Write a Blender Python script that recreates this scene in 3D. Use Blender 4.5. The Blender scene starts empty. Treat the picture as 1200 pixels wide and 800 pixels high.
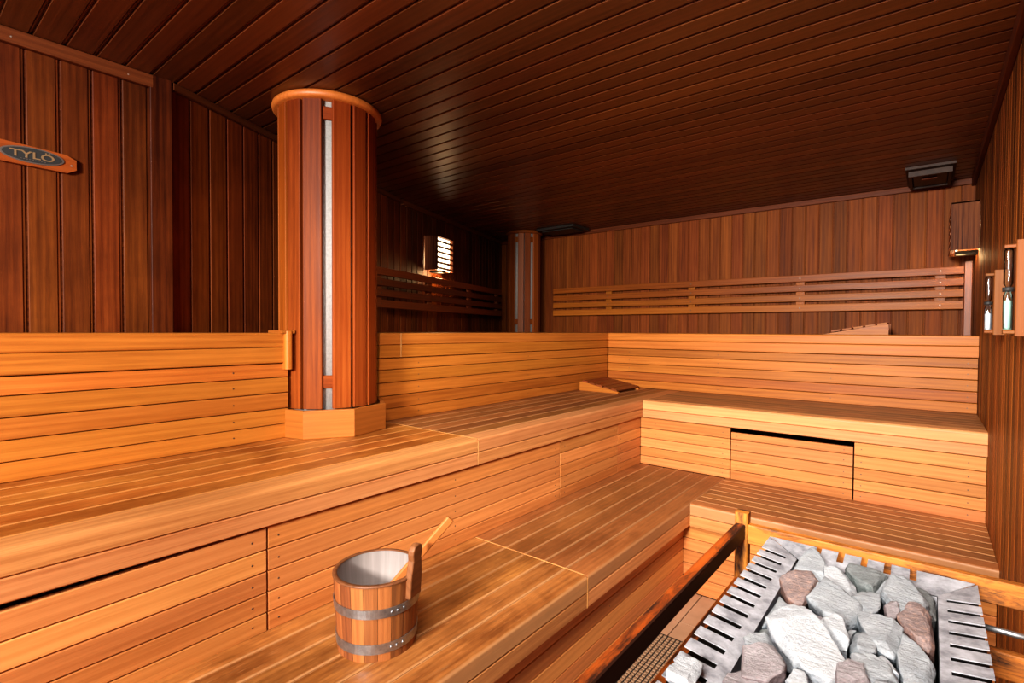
import bpy, bmesh, math, random
from mathutils import Vector, Matrix, noise
ZO = 1.33                       # eye height over the floor; sizes below are taken from eye level
col = bpy.context.scene.collection
V = Vector
PI = math.pi
UP = V((0, 0, 1)); DX = V((1, 0, 0)); DY = V((0, 1, 0))
rng = random.Random(7)
KEY, FILL, HEAT, TOP, EXPO = 255, 28, 1.2, 44, .08
VT, LOOK = 'Standard', 'Medium High Contrast'

# ------------------------------------------------------------------ materials
def nmat(name):
    m = bpy.data.materials.new(name); m.use_nodes = True
    nt = m.node_tree; nt.nodes.clear()
    out = nt.nodes.new('ShaderNodeOutputMaterial'); b = nt.nodes.new('ShaderNodeBsdfPrincipled')
    nt.links.new(b.outputs[0], out.inputs[0])
    return m, nt, b
def N(nt, t, **k):
    n = nt.nodes.new('ShaderNode' + t)
    for a, v in k.items(): setattr(n, a, v)
    return n
def setin(nt, n, i, v):
    if isinstance(v, bpy.types.NodeSocket): nt.links.new(v, n.inputs[i])
    else: n.inputs[i].default_value = v
def math_(nt, op, a, b=0.0, clamp=False):
    n = N(nt, 'Math', operation=op, use_clamp=clamp); setin(nt, n, 0, a); setin(nt, n, 1, b); return n.outputs[0]
def mix(nt, f, a, b, mode='MIX'):
    n = N(nt, 'Mix', data_type='RGBA', blend_type=mode)
    setin(nt, n, 0, f); setin(nt, n, 6, a); setin(nt, n, 7, b); return n.outputs[2]
def c4(c): return (c[0], c[1], c[2], 1)
def ramp(nt, f, stops):
    n = N(nt, 'ValToRGB'); e = n.color_ramp.elements
    while len(e) < len(stops): e.new(.5)
    for i, (p, c) in enumerate(stops): e[i].position = p; e[i].color = c4(c)
    nt.links.new(f, n.inputs[0]); return n.outputs[0]
def noise_(nt, vec, scale, detail=4, rough=.55, dist=0):
    n = N(nt, 'TexNoise'); nt.links.new(vec, n.inputs['Vector'])
    n.inputs['Scale'].default_value = scale; n.inputs['Detail'].default_value = detail
    n.inputs['Roughness'].default_value = rough; n.inputs['Distortion'].default_value = dist
    return n.outputs[0]
def mapv(nt, vec, s, loc=(0, 0, 0)):
    n = N(nt, 'Mapping'); nt.links.new(vec, n.inputs[0]); n.inputs['Scale'].default_value = s
    n.inputs['Location'].default_value = loc; return n.outputs[0]
def bump(nt, b, h, s, d=.002):
    n = N(nt, 'Bump'); nt.links.new(h, n.inputs['Height']); n.inputs['Strength'].default_value = s
    n.inputs['Distance'].default_value = d; nt.links.new(n.outputs[0], b.inputs['Normal'])

def wood(name, dark, mid, light, rough=.45, var=.35, stain=None, stain_amt=0, coat=0, zmix=None, char=None, spec=.5, streak=1.0, edge=None, keep=False):
    """grain follows each board: UV u runs along the board in metres; 'rnd' is one random colour per board"""
    if not keep: dark, mid, light = [(c[0] * 1.04, c[1] * .90, c[2] * .68) for c in (dark, mid, light)]
    m, nt, b = nmat(name)
    uv = N(nt, 'UVMap', uv_map='UVMap').outputs[0]
    at = N(nt, 'Attribute', attribute_name='rnd')
    sep = N(nt, 'SeparateColor'); nt.links.new(at.outputs['Color'], sep.inputs[0])
    off = N(nt, 'VectorMath', operation='SCALE'); nt.links.new(at.outputs['Vector'], off.inputs[0]); off.inputs['Scale'].default_value = 37
    add = N(nt, 'VectorMath', operation='ADD'); nt.links.new(uv, add.inputs[0]); nt.links.new(off.outputs[0], add.inputs[1])
    v = add.outputs[0]
    fine = noise_(nt, mapv(nt, v, (4, 150, 1)), 1, 4, .7)
    figure = noise_(nt, mapv(nt, v, (1.3, 26, 1)), 1, 4, .55, .6)
    wv = N(nt, 'TexWave', wave_type='BANDS', bands_direction='Y'); nt.links.new(mapv(nt, v, (.9, 13, 1)), wv.inputs['Vector'])
    wv.inputs['Scale'].default_value = 1; wv.inputs['Distortion'].default_value = 5; wv.inputs['Detail'].default_value = 2
    wv.inputs['Detail Scale'].default_value = .8
    blot = noise_(nt, mapv(nt, v, (2.2, 6, 1)), 1, 3, .5)
    g = math_(nt, 'ADD', math_(nt, 'MULTIPLY', fine, .40), math_(nt, 'MULTIPLY', figure, .34))
    g = math_(nt, 'ADD', g, math_(nt, 'MULTIPLY', wv.outputs[1], .08))
    g = math_(nt, 'ADD', g, math_(nt, 'MULTIPLY', blot, .18))
    g = math_(nt, 'ADD', math_(nt, 'MULTIPLY', math_(nt, 'SUBTRACT', g, .5), 1.5 * streak), .5)
    g = math_(nt, 'ADD', g, math_(nt, 'MULTIPLY', math_(nt, 'SUBTRACT', sep.outputs[0], .5), var), True)
    cc = ramp(nt, g, [(.18, dark), (.5, mid), (.85, light)])
    # board to board hue shift
    hs = N(nt, 'HueSaturation'); nt.links.new(cc, hs.inputs['Color'])
    setin(nt, hs, 'Hue', math_(nt, 'ADD', .4975 if mid[0] > .37 else .4925, math_(nt, 'MULTIPLY', sep.outputs[1], .011)))
    setin(nt, hs, 'Value', math_(nt, 'ADD', 1 - var * .35, math_(nt, 'MULTIPLY', sep.outputs[2], var * .7)))
    cc = hs.outputs[0]
    geo = N(nt, 'NewGeometry')
    if zmix:          # timber reddened toward the hot ceiling; fading of the low light painted in too
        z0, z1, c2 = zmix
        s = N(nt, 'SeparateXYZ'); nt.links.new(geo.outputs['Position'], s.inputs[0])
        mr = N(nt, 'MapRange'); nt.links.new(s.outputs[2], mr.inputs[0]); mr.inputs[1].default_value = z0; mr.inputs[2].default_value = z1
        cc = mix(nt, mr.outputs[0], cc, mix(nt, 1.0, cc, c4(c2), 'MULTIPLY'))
    if stain:
        sn = noise_(nt, mapv(nt, geo.outputs['Position'], (2.6, 2.6, 2.6)), 1, 4, .6, .5)
        sp = noise_(nt, mapv(nt, v, (7, 30, 1)), 1, 5, .7)
        t = math_(nt, 'ADD', math_(nt, 'MULTIPLY', sn, .62), math_(nt, 'MULTIPLY', sp, .38))
        mr = N(nt, 'MapRange'); nt.links.new(t, mr.inputs[0]); mr.inputs[1].default_value = (.40 if edge else .42); mr.inputs[2].default_value = (.58 if edge else .62)
        mr.inputs[4].default_value = stain_amt
        cc = mix(nt, mr.outputs[0], cc, mix(nt, 1.0, cc, c4(stain), 'MULTIPLY'))
    if edge:          # scuffs along the grain
        sc_ = noise_(nt, mapv(nt, v, (14, 150, 1)), 1, 3, .6)
        cc = mix(nt, ramp(nt, sc_, [(.60, (0, 0, 0)), (.74, (.25, .25, .25))]), cc, c4([min(1, k * 1.35) for k in edge]))
        cc = mix(nt, ramp(nt, sc_, [(.28, (.55, .55, .55)), (.40, (0, 0, 0))]), cc, c4([k * .35 for k in edge]))
    if edge:          # board edges rubbed paler than the trodden middle
        e2 = N(nt, 'UVMap', uv_map='across').outputs[0]; se = N(nt, 'SeparateXYZ'); nt.links.new(e2, se.inputs[0])
        mr = N(nt, 'MapRange'); nt.links.new(math_(nt, 'ABSOLUTE', se.outputs[0]), mr.inputs[0]); mr.inputs[1].default_value = .85; mr.inputs[2].default_value = .97; mr.inputs[4].default_value = .6
        cc = mix(nt, mr.outputs[0], cc, c4(edge))
    if char:          # scorched wood
        cn = noise_(nt, mapv(nt, v, (9, 42, 1)), 1, 6, .75, .4)
        c2 = noise_(nt, mapv(nt, v, (2.5, 8, 1)), 1, 3, .6)
        t = math_(nt, 'ADD', math_(nt, 'MULTIPLY', cn, .6), math_(nt, 'MULTIPLY', c2, .4))
        s = N(nt, 'SeparateXYZ'); nt.links.new(geo.outputs['True Normal'], s.inputs[0])
        t = math_(nt, 'ADD', t, math_(nt, 'MULTIPLY', s.outputs[0], char))
        mr = N(nt, 'MapRange'); nt.links.new(t, mr.inputs[0]); mr.inputs[1].default_value = .47; mr.inputs[2].default_value = .60
        cc = mix(nt, mr.outputs[0], cc, (.035, .012, .006, 1))
    nt.links.new(cc, b.inputs['Base Color'])
    rr = math_(nt, 'ADD', rough - .08, math_(nt, 'MULTIPLY', figure, .2))
    nt.links.new(rr, b.inputs['Roughness'])
    b.inputs['Specular IOR Level'].default_value = spec
    b.inputs['Coat Weight'].default_value = coat; b.inputs['Coat Roughness'].default_value = .3
    bump(nt, b, math_(nt, 'ADD', fine, figure), .25, .0012)
    return m

def plain(name, colr, rough=.5, metal=0, em=None, es=0, trans=0, nscale=None, c2=None, bmp=0, ior=1.45):
    m, nt, b = nmat(name)
    b.inputs['Base Color'].default_value = c4(colr); b.inputs['Roughness'].default_value = rough
    b.inputs['Metallic'].default_value = metal; b.inputs['Transmission Weight'].default_value = trans; b.inputs['IOR'].default_value = ior
    if em: b.inputs['Emission Color'].default_value = c4(em); b.inputs['Emission Strength'].default_value = es
    if nscale:
        tc = N(nt, 'TexCoord').outputs['Object']
        n = noise_(nt, tc, nscale, 6, .65)
        nt.links.new(ramp(nt, n, [(.35, colr), (.65, c2 or colr)]), b.inputs['Base Color'])
        if bmp: bump(nt, b, n, bmp, .003)
    return m

def thin_glass(name):
    m = bpy.data.materials.new(name); m.use_nodes = True; nt = m.node_tree; nt.nodes.clear()
    out = nt.nodes.new('ShaderNodeOutputMaterial'); tr = N(nt, 'BsdfTransparent'); gl = N(nt, 'BsdfGlossy'); mx = N(nt, 'MixShader'); fr = N(nt, 'Fresnel')
    tr.inputs[0].default_value = (.93, .96, .96, 1); gl.inputs['Roughness'].default_value = .06; fr.inputs[0].default_value = 1.5
    nt.links.new(math_(nt, 'ADD', fr.outputs[0], .10), mx.inputs[0]); nt.links.new(tr.outputs[0], mx.inputs[1]); nt.links.new(gl.outputs[0], mx.inputs[2]); nt.links.new(mx.outputs[0], out.inputs[0])
    return m

def rock(name, a, bcol, powder=.5, speck=None):
    m, nt, b = nmat(name)
    tc = N(nt, 'TexCoord').outputs['Object']
    n1 = noise_(nt, tc, 22, 8, .65, .4); n2 = noise_(nt, tc, 160, 5, .7)
    n3 = noise_(nt, mapv(nt, tc, (8, 30, 60)), 2.2, 6, .6, .8)
    c = ramp(nt, math_(nt, 'ADD', math_(nt, 'MULTIPLY', n1, .6), math_(nt, 'MULTIPLY', n3, .4)), [(.34, a), (.62, bcol)])
    c = mix(nt, .55, c, ramp(nt, n2, [(.35, (.25, .25, .26)), (.65, (1, 1, 1))]), 'MULTIPLY')
    c = mix(nt, ramp(nt, noise_(nt, tc, 45, 6, .75, 1.0), [(.47, (.7, .7, .7)), (.50, (0, 0, 0)), (.53, (.7, .7, .7))]), mix(nt, 1.0, c, (.55, .57, .6, 1), 'MULTIPLY'), c)
    if speck: c = mix(nt, ramp(nt, noise_(nt, tc, 90, 4, .8), [(.52, (0, 0, 0)), (.6, (1, 1, 1))]), c, c4(speck))
    s = N(nt, 'SeparateXYZ'); nt.links.new(N(nt, 'NewGeometry').outputs['Normal'], s.inputs[0])
    # mineral dust lies on upward faces
    p = math_(nt, 'MULTIPLY', math_(nt, 'MULTIPLY', s.outputs[2], noise_(nt, tc, 14, 5, .6)), powder * 1.6, True)
    c = mix(nt, p, c, (.60, .615, .635, 1))
    nt.links.new(c, b.inputs['Base Color']); b.inputs['Roughness'].default_value = .85
    b.inputs['Specular IOR Level'].default_value = .25
    bump(nt, b, math_(nt, 'ADD', math_(nt, 'MULTIPLY', n2, .5), n3), .75, .006)
    return m

M = {}
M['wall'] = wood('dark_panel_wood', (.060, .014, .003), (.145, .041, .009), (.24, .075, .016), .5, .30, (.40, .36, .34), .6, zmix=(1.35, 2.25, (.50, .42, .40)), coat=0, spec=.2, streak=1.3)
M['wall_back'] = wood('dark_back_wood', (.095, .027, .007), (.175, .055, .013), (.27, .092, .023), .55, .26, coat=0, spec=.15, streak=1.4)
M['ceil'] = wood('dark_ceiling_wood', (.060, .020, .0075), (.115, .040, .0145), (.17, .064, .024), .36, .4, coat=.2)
M['wall2'] = wood('lit_panel_wood', (.11, .028, .007), (.24, .072, .017), (.36, .12, .03), .5, .30, (.40, .36, .34), .6, zmix=(1.35, 2.25, (.55, .46, .42)), coat=0, spec=.2, streak=1.3)  # lighter copy of the wall wood; light this stretch lacks is in its colour
M['groove'] = plain('groove_shadow_wood', (.05, .015, .006), .6)
M['trimw'] = wood('dark_trim_wood', (.05, .014, .005), (.09, .028, .010), (.15, .05, .018), .5, .3, spec=.2)
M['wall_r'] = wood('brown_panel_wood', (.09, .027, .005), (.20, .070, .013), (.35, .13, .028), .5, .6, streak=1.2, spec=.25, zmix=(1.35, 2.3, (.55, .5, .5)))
M['bench'] = wood('pale_bench_wood', (.41, .172, .078), (.56, .270, .134), (.67, .355, .19), .45, .38, streak=1.35, spec=.35)
M['panel'] = wood('honey_panel_wood', (.43, .168, .066), (.56, .243, .102), (.67, .32, .145), .45, .42, streak=1.3, spec=.35)
M['riser'] = wood('amber_backrest_wood', (.33, .105, .022), (.46, .170, .037), (.58, .235, .056), .45, .42, streak=1.3, spec=.35)
M['deck'] = wood('worn_deck_wood', (.25, .10, .034), (.39, .175, .062), (.53, .26, .10), .42, .5, (.40, .32, .25), .85, edge=(.60, .32, .14), streak=1.2)
M['deckd'] = wood('dull_deck_wood', (.20, .086, .030), (.31, .138, .052), (.43, .205, .082), .45, .4, (.50, .43, .36), .7, edge=(.52, .27, .12))
M['deck_up'] = wood('stained_upper_deck_wood', (.36, .138, .034), (.49, .200, .052), (.60, .28, .085), .40, .4, (.45, .30, .18), .85, edge=(.60, .28, .09))
M['seam'] = wood('seam_strip_wood', (.42, .21, .085), (.52, .28, .12), (.6, .34, .16), .5, .2)
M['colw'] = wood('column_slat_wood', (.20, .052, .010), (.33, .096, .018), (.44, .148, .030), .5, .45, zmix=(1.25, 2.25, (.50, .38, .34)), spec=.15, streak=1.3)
M['colb'] = wood('column_plinth_wood', (.30, .10, .022), (.40, .140, .033), (.50, .19, .05), .45, .2)
M['col2'] = wood('brown_column_wood', (.15, .042, .009), (.23, .067, .014), (.31, .10, .024), .42, .3, spec=.3)
M['brest'] = wood('backrest_rail_wood', (.20, .066, .009), (.30, .105, .015), (.40, .152, .026), .42, .35, spec=.25, streak=1.2)
M['brdark'] = wood('dark_backrest_rail_wood', (.14, .038, .010), (.22, .062, .016), (.30, .09, .025), .42, .4)
M['rail'] = wood('scorched_rail_wood', (.20, .045, .007), (.32, .085, .012), (.46, .14, .022), .55, .2, char=.16, spec=.25)
M['railo'] = wood('orange_rail_wood', (.34, .115, .022), (.48, .18, .036), (.58, .25, .06), .5, .2, char=.012)
M['bucket'] = wood('oak_stave_wood', (.15, .060, .026), (.27, .112, .042), (.39, .175, .07), .5, .4, streak=1.4)
M['liner'] = wood('greyed_inner_wood', (.17, .15, .145), (.25, .22, .21), (.33, .295, .28), .6, .3, keep=True)
M['ear'] = wood('brown_handle_wood', (.10, .042, .02), (.18, .08, .036), (.27, .13, .06), .5, .2)
M['ladle'] = wood('ladle_wood', (.36, .14, .04), (.46, .19, .06), (.54, .24, .08), .45, .2)
M['lampw'] = wood('lamp_shade_wood', (.05, .014, .006), (.13, .042, .018), (.22, .08, .032), .55, .3, streak=2.2, spec=.15)
M['steel'] = plain('galvanised_hoop', (.30, .31, .33), .38, .9, nscale=60, c2=(.45, .46, .48), bmp=.1)
M['screw'] = plain('screw_head', (.16, .11, .08), .4, .8)
M['screwb'] = plain('bright_screw_head', (.8, .76, .7), .3, .8)
M['concrete'] = plain('grey_mineral_core', (.34, .34, .335), .85, 0, nscale=90, c2=(.44, .44, .43), bmp=.2)
M['rim'] = plain('scaled_heater_steel', (.22, .225, .25), .5, .3, nscale=26, c2=(.54, .55, .60), bmp=.25)
M['rimd'] = plain('dark_heater_steel', (.05, .05, .055), .5, .6, nscale=30, c2=(.12, .11, .11), bmp=.2)
M['casing'] = plain('heater_casing_steel', (.16, .16, .165), .4, .7)
M['black'] = plain('matte_black', (.008, .007, .006), .8)  # plain black; also stands in for shade under the heater rim
M['vent'] = plain('dark_vent_wood', (.025, .010, .006), .6, nscale=30, c2=(.05, .022, .012))
M['ventb'] = plain('black_vent_paint', (.02, .016, .014), .5)
M['rock'] = rock('grey_rock', (.10, .125, .145), (.29, .33, .37), .45)
M['rockd'] = rock('dark_grey_rock', (.07, .085, .085), (.19, .215, .215), .2)
M['rockw'] = rock('whitened_rock', (.26, .29, .325), (.48, .52, .57), .55)
M['rockp'] = rock('pinkish_rock', (.17, .12, .125), (.34, .27, .28), .3)
M['rockr'] = rock('red_brown_rock', (.15, .07, .055), (.31, .20, .18), .18, (.28, .16, .12))
M['tile'] = plain('brown_floor_tile', (.34, .20, .12), .45, 0, nscale=9, c2=(.42, .25, .155), bmp=.05)
M['grout'] = plain('dark_grout', (.07, .04, .025), .8)
M['pad'] = plain('tan_grate', (.26, .155, .09), .5)
M['glass'] = thin_glass('clear_glass')
M['sandw'] = plain('white_sand', (.85, .88, .9), .8, em=(.8, .9, 1), es=.2)  # faint glow added so the sand reads bright inside the tube
M['sandg'] = plain('pale_teal_sand', (.40, .66, .58), .8, em=(.3, .55, .47), es=.1)  # same added glow, weaker
M['hgw'] = wood('hourglass_board_wood', (.15, .058, .018), (.21, .085, .027), (.26, .11, .038), .5, .2, spec=.2)
M['hgcap'] = plain('hourglass_band', (.03, .03, .03), .5)
M['silver'] = plain('pewter_badge_rim', (.45, .44, .42), .35, .9)
M['badge'] = plain('dark_badge_face', (.055, .06, .062), .45, .5)
M['gold'] = plain('dull_gold_letters', (.42, .29, .16), .4, .6)
M['bulb'] = plain('glowing_bulb_glass', (1, .9, .7), .4, em=(1, .72, .36), es=60)
M['diffuser'] = plain('frosted_lamp_pane', (.9, .8, .6), .5, em=(1, .80, .50), es=5)
M['amber'] = plain('amber_lit_lamp_wood', (.6, .25, .06), .5)
M['plate'] = wood('plaque_wood', (.16, .04, .008), (.26, .07, .014), (.34, .10, .022), .4, .2)

# ------------------------------------------------------------------ mesh helpers
class MB:
    def __init__(self):
        self.bm = bmesh.new(); self.uv = self.bm.loops.layers.uv.new('UVMap'); self.rl = self.bm.loops.layers.float_color.new('rnd'); self.u2 = self.bm.loops.layers.uv.new('across')
    def _rnd(self): return (rng.random(), rng.random(), rng.random(), 1)
    def board(self, o, L, W, T, l, w, t, ch=.0025, radii=None, rnd=None):
        """a board: origin corner o, unit axes along/width/thick; radii = rounding of the corners (w0t0, w1t0, w1t1, w0t1)"""
        L, W, T, o = V(L).normalized(), V(W).normalized(), V(T).normalized(), V(o)
        rad = radii or [ch] * 4
        pts = []
        corners = [((0, 0), 180), ((w, 0), 270), ((w, t), 0), ((0, t), 90)]
        for ci, ((cx, cy), a0) in enumerate(corners):
            r = min(rad[ci], w * .45, t * .45)
            px = cx + (r if cx == 0 else -r); py = cy + (r if cy == 0 else -r)
            n = 1 if r < .004 else 5
            for k in range(n + 1):
                a = math.radians(a0 + 90 * k / n)
                pts.append((px + r * math.cos(a), py + r * math.sin(a)))
        n = len(pts); rnd = rnd or self._rnd()
        A = [self.bm.verts.new(o + W * p[0] + T * p[1]) for p in pts]
        B = [self.bm.verts.new(o + W * p[0] + T * p[1] + L * l) for p in pts]
        per = [0]
        for i in range(n): per.append(per[-1] + math.dist(pts[i], pts[(i + 1) % n]))
        off = rng.random() * 5
        for i in range(n):
            j = (i + 1) % n
            f = self.bm.faces.new((A[i], A[j], B[j], B[i]))
            for lp, (u, v) in zip(f.loops, ((0, per[i]), (0, per[i + 1]), (l, per[i + 1]), (l, per[i]))):
                lp[self.uv].uv = (u + off, v); lp[self.rl] = rnd
            xi, xj = pts[i], pts[j]
            for lp, q in zip(f.loops, (xi, xj, xj, xi)): lp[self.u2].uv = ((q[0] / w - .5) * 2, q[1] / max(t, 1e-4))
        for ring, s in ((A[::-1], 1), (B, 0)):
            f = self.bm.faces.new(ring)
            for lp in f.loops:
                d = lp.vert.co - o
                lp[self.uv].uv = (d.dot(W) * .3 + off, d.dot(T)); lp[self.rl] = rnd
        return rnd
    def box(self, a, b, ch=.002):
        """axis aligned, grain along the longest side"""
        a, b = V(a), V(b); d = b - a; ax = [DX, DY, UP]; order = sorted(range(3), key=lambda i: -d[i])
        i, j, k = order
        self.board(a, ax[i], ax[j], ax[k], d[i], d[j], d[k], ch)
    def tube(self, p0, p1, r0, r1=None, n=20, cap=True):
        r1 = r0 if r1 is None else r1
        p0, p1 = V(p0), V(p1); ax = (p1 - p0).normalized(); s = ax.orthogonal().normalized(); t = ax.cross(s); rnd = self._rnd()
        L = (p1 - p0).length
        A = [self.bm.verts.new(p0 + (s * math.cos(2*PI*i/n) + t * math.sin(2*PI*i/n)) * r0) for i in range(n)]
        B = [self.bm.verts.new(p1 + (s * math.cos(2*PI*i/n) + t * math.sin(2*PI*i/n)) * r1) for i in range(n)]
        for i in range(n):
            j = (i+1) % n; f = self.bm.faces.new((A[i], A[j], B[j], B[i])); f.smooth = True
            for lp, (u, v) in zip(f.loops, ((0, i), (0, i+1), (L, i+1), (L, i))): lp[self.uv].uv = (u, v * 2*PI*r0/n); lp[self.rl] = rnd
        if cap:
            for ring in (A[::-1], B):
                f = self.bm.faces.new(ring)
                for lp in f.loops: lp[self.uv].uv = (lp.vert.co.x, lp.vert.co.y); lp[self.rl] = rnd
    def lathe(self, c, prof, n=40, smooth=True, a0=0, a1=2*PI):
        """prof: (r, z) list revolved around the vertical through c"""
        c = V(c); full = abs(a1 - a0 - 2*PI) < 1e-6; rings = []; rnd = self._rnd(); m = n if full else n + 1
        for i in range(m):
            a = a0 + (a1 - a0) * i / n
            rings.append([self.bm.verts.new(c + V((r * math.cos(a), r * math.sin(a), z))) for r, z in prof])
        for i in range(n):
            j = (i + 1) % m
            for k in range(len(prof) - 1):
                if prof[k][0] < 1e-6 and prof[k+1][0] < 1e-6: continue
                vs = [rings[i][k], rings[j][k], rings[j][k+1], rings[i][k+1]]
                f = self.bm.faces.new(vs); f.smooth = smooth
                for lp, (u, v) in zip(f.loops, ((i, prof[k][1]), (i+1, prof[k][1]), (i+1, prof[k+1][1]), (i, prof[k+1][1]))):
                    lp[self.uv].uv = (v, u * (a1 - a0) / n * max(prof[k][0], .02)); lp[self.rl] = rnd
    def prism(self, pts, d, rnd=None):
        """polygon (list of 3d points) pushed by vector d"""
        d = V(d); rnd = rnd or self._rnd(); A = [self.bm.verts.new(V(p)) for p in pts]; B = [self.bm.verts.new(V(p) + d) for p in pts]
        nn = (V(pts[1]) - V(pts[0])).cross(V(pts[2]) - V(pts[1]))
        fs = [self.bm.faces.new(A), self.bm.faces.new(B[::-1])]
        for i in range(len(pts)):
            j = (i + 1) % len(pts); fs.append(self.bm.faces.new((A[j], A[i], B[i], B[j])))
        ux = (V(pts[1]) - V(pts[0])).normalized(); vx = nn.cross(ux).normalized()
        for f in fs:
            for lp in f.loops:
                q = lp.vert.co; lp[self.uv].uv = (q.dot(ux), q.dot(vx) + q.dot(d.normalized())); lp[self.rl] = rnd
    def build(self, name, m, parent=None, **kw):
        bm = self.bm
        bmesh.ops.recalc_face_normals(bm, faces=bm.faces)
        me = bpy.data.meshes.new(name)
        xs = [v.co for v in bm.verts]
        c = V(((min(v.x for v in xs)+max(v.x for v in xs))/2, (min(v.y for v in xs)+max(v.y for v in xs))/2, min(v.z for v in xs)))
        bmesh.ops.translate(bm, verts=bm.verts, vec=-c)
        bm.to_mesh(me); bm.free(); me.materials.append(m)
        o = bpy.data.objects.new(name, me); col.objects.link(o)
        base = V((0, 0, 0))
        if parent is not None: o.parent = parent; base = world(parent)
        o.location = c - base
        return tag(o, **kw)
def world(o):
    p = V(o.location)
    while o.parent: o = o.parent; p = p + V(o.location)
    return p
def tag(o, label=None, cat=None, group=None, kind=None):
    if label: o['label'] = label
    if cat: o['category'] = cat
    if group: o['group'] = group
    if kind: o['kind'] = kind
    return o
def thing(name, label, cat, loc, group=None):
    o = bpy.data.objects.new(name, None); col.objects.link(o); o.location = V(loc); o.empty_display_size = .1
    return tag(o, label, cat, group)
screw_me = None
def screw(parent, p, n, bright=False, r=.0035):
    """a screw head: real little disc with a slot ring, facing n"""
    mb = MB(); n = V(n); p = V(p)
    mb.tube(p - n * .002, p + n * .0006, r, r * .8, 10)
    return mb.build('screw', M['screwb' if bright else 'screw'], parent)

# ------------------------------------------------------------------ key lines of the room (metres from the eye)
ZF, ZC = -1.33, .986
XL, XR, YB, YF = -2.385, .215, 4.42, -3.2
X3, Y3, X2, Y2, X1, Y1 = -2.069, 3.831, -1.449, 3.149, -.923, 2.571
Z3, Z2, Z1 = -.015, -.45, -.864
SEAM = 1.58
P0 = V((-2.389, .765, 0)); P1 = V((-3.133, 2.535, 0)); P2 = V((-3.733, 4.463, 0))
def wallx(y):
    if y < .765: return XL
    if y < 2.535: return P0.x + (P1.x - P0.x) * (y - .765) / 1.77
    return P1.x + (P2.x - P1.x) * (y - 2.535) / 1.928
def wally(x):
    return .765 + (x - P0.x) / (P1.x - P0.x) * 1.77 if x > P1.x else 2.535 + (x - P1.x) / (P2.x - P1.x) * 1.928

def planks(name, p, q, n, z0, z1, pitch, mat, gap=.010, phase=0.0, step=.006, back=.04, extra=None):
    p, q, n = V(p), V(q), V(n).normalized(); L = (q - p); ln = L.length; L.normalize()
    mb = MB()
    mb.board(p - n * back + UP * z0, L, UP, n, ln, z1 - z0, back - step, 0, rnd=(.2, .5, .2, 1))
    s = -phase
    while s < ln:
        a, b = max(s, 0), min(s + pitch - gap, ln)
        if b - a > .004:
            mb.board(p + L * a + UP * z0 - n * step * 1.02, UP, L, n, z1 - z0, b - a, step * 1.02, .0022)
            # narrow tongue seen in the joint, half deep
            c = min(b + gap * .55, ln)
            if c - b > .003: mb.board(p + L * b + UP * z0 - n * step, UP, L, n, z1 - z0, c - b, step * .5, .001)
        s += pitch
    return mb.build(name, mat, kind='structure')

# floor: tiles with grout
mb = MB(); mb.board((-3.9, YF - .05, ZF - .06), DX, DY, UP, 4.2, 7.8, .05, 0)
mb.build('floor', M['grout'], kind='structure')
mb = MB()
x = -.966
while x > -1.2: x -= .098
tx = x
while tx < XR:
    y = 2.61 - .30 * 16
    while y < 2.6:
        mb.board((tx + .002, y + .002, ZF - .012), DY, DX, UP, .296, .094, .012, .0015)
        y += .30
    tx += .098
mb.build('floor_tiles', M['tile'], kind='structure')
# the sunken grate of small pads let into the floor
g = MB()
for i in range(9):
    for j in range(60):
        g.board((-.95 + i * .0185, 1.05 + j * .0185, ZF), DX, DY, UP, .0125, .0125, .006, .0015)
go = thing('drain_grate', 'tan perforated drain grate on the tiled floor beside the guard rail', 'grate', (-.87, 1.6, ZF))
fr = MB(); fr.box((-.955, 1.045, ZF + .0004), (-.775, 2.165, ZF + .0022)); fr.build('grate_bed', M['black'], go)
g.build('grate_pads', M['pad'], go)

# walls and ceiling
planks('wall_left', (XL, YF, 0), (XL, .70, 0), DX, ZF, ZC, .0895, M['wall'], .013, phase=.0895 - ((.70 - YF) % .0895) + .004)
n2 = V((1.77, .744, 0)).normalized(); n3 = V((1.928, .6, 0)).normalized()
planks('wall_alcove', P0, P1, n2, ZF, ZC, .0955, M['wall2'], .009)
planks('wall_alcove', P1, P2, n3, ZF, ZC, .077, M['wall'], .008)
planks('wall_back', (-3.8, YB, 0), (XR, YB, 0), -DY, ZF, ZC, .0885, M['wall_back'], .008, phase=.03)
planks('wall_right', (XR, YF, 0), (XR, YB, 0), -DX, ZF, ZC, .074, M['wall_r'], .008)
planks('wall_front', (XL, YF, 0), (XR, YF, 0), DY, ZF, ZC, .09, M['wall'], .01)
mb = MB()
mb.board((-3.9, YF - .05, ZC + .008), DX, DY, UP, 4.2, 7.8, .05, 0, rnd=(.3, .5, .2, 1))
y = 4.42 - .0865 * 88
while y < YB + .05:
    mb.board((-3.85, y, ZC), DX, DY, UP, 4.1, .074, .009, .002)
    mb.board((-3.85, y + .076, ZC + .004), DX, DY, UP, 4.1, .006, .005, .001)
    y += .0865
mb.build('ceiling', M['ceil'], kind='structure')

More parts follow.
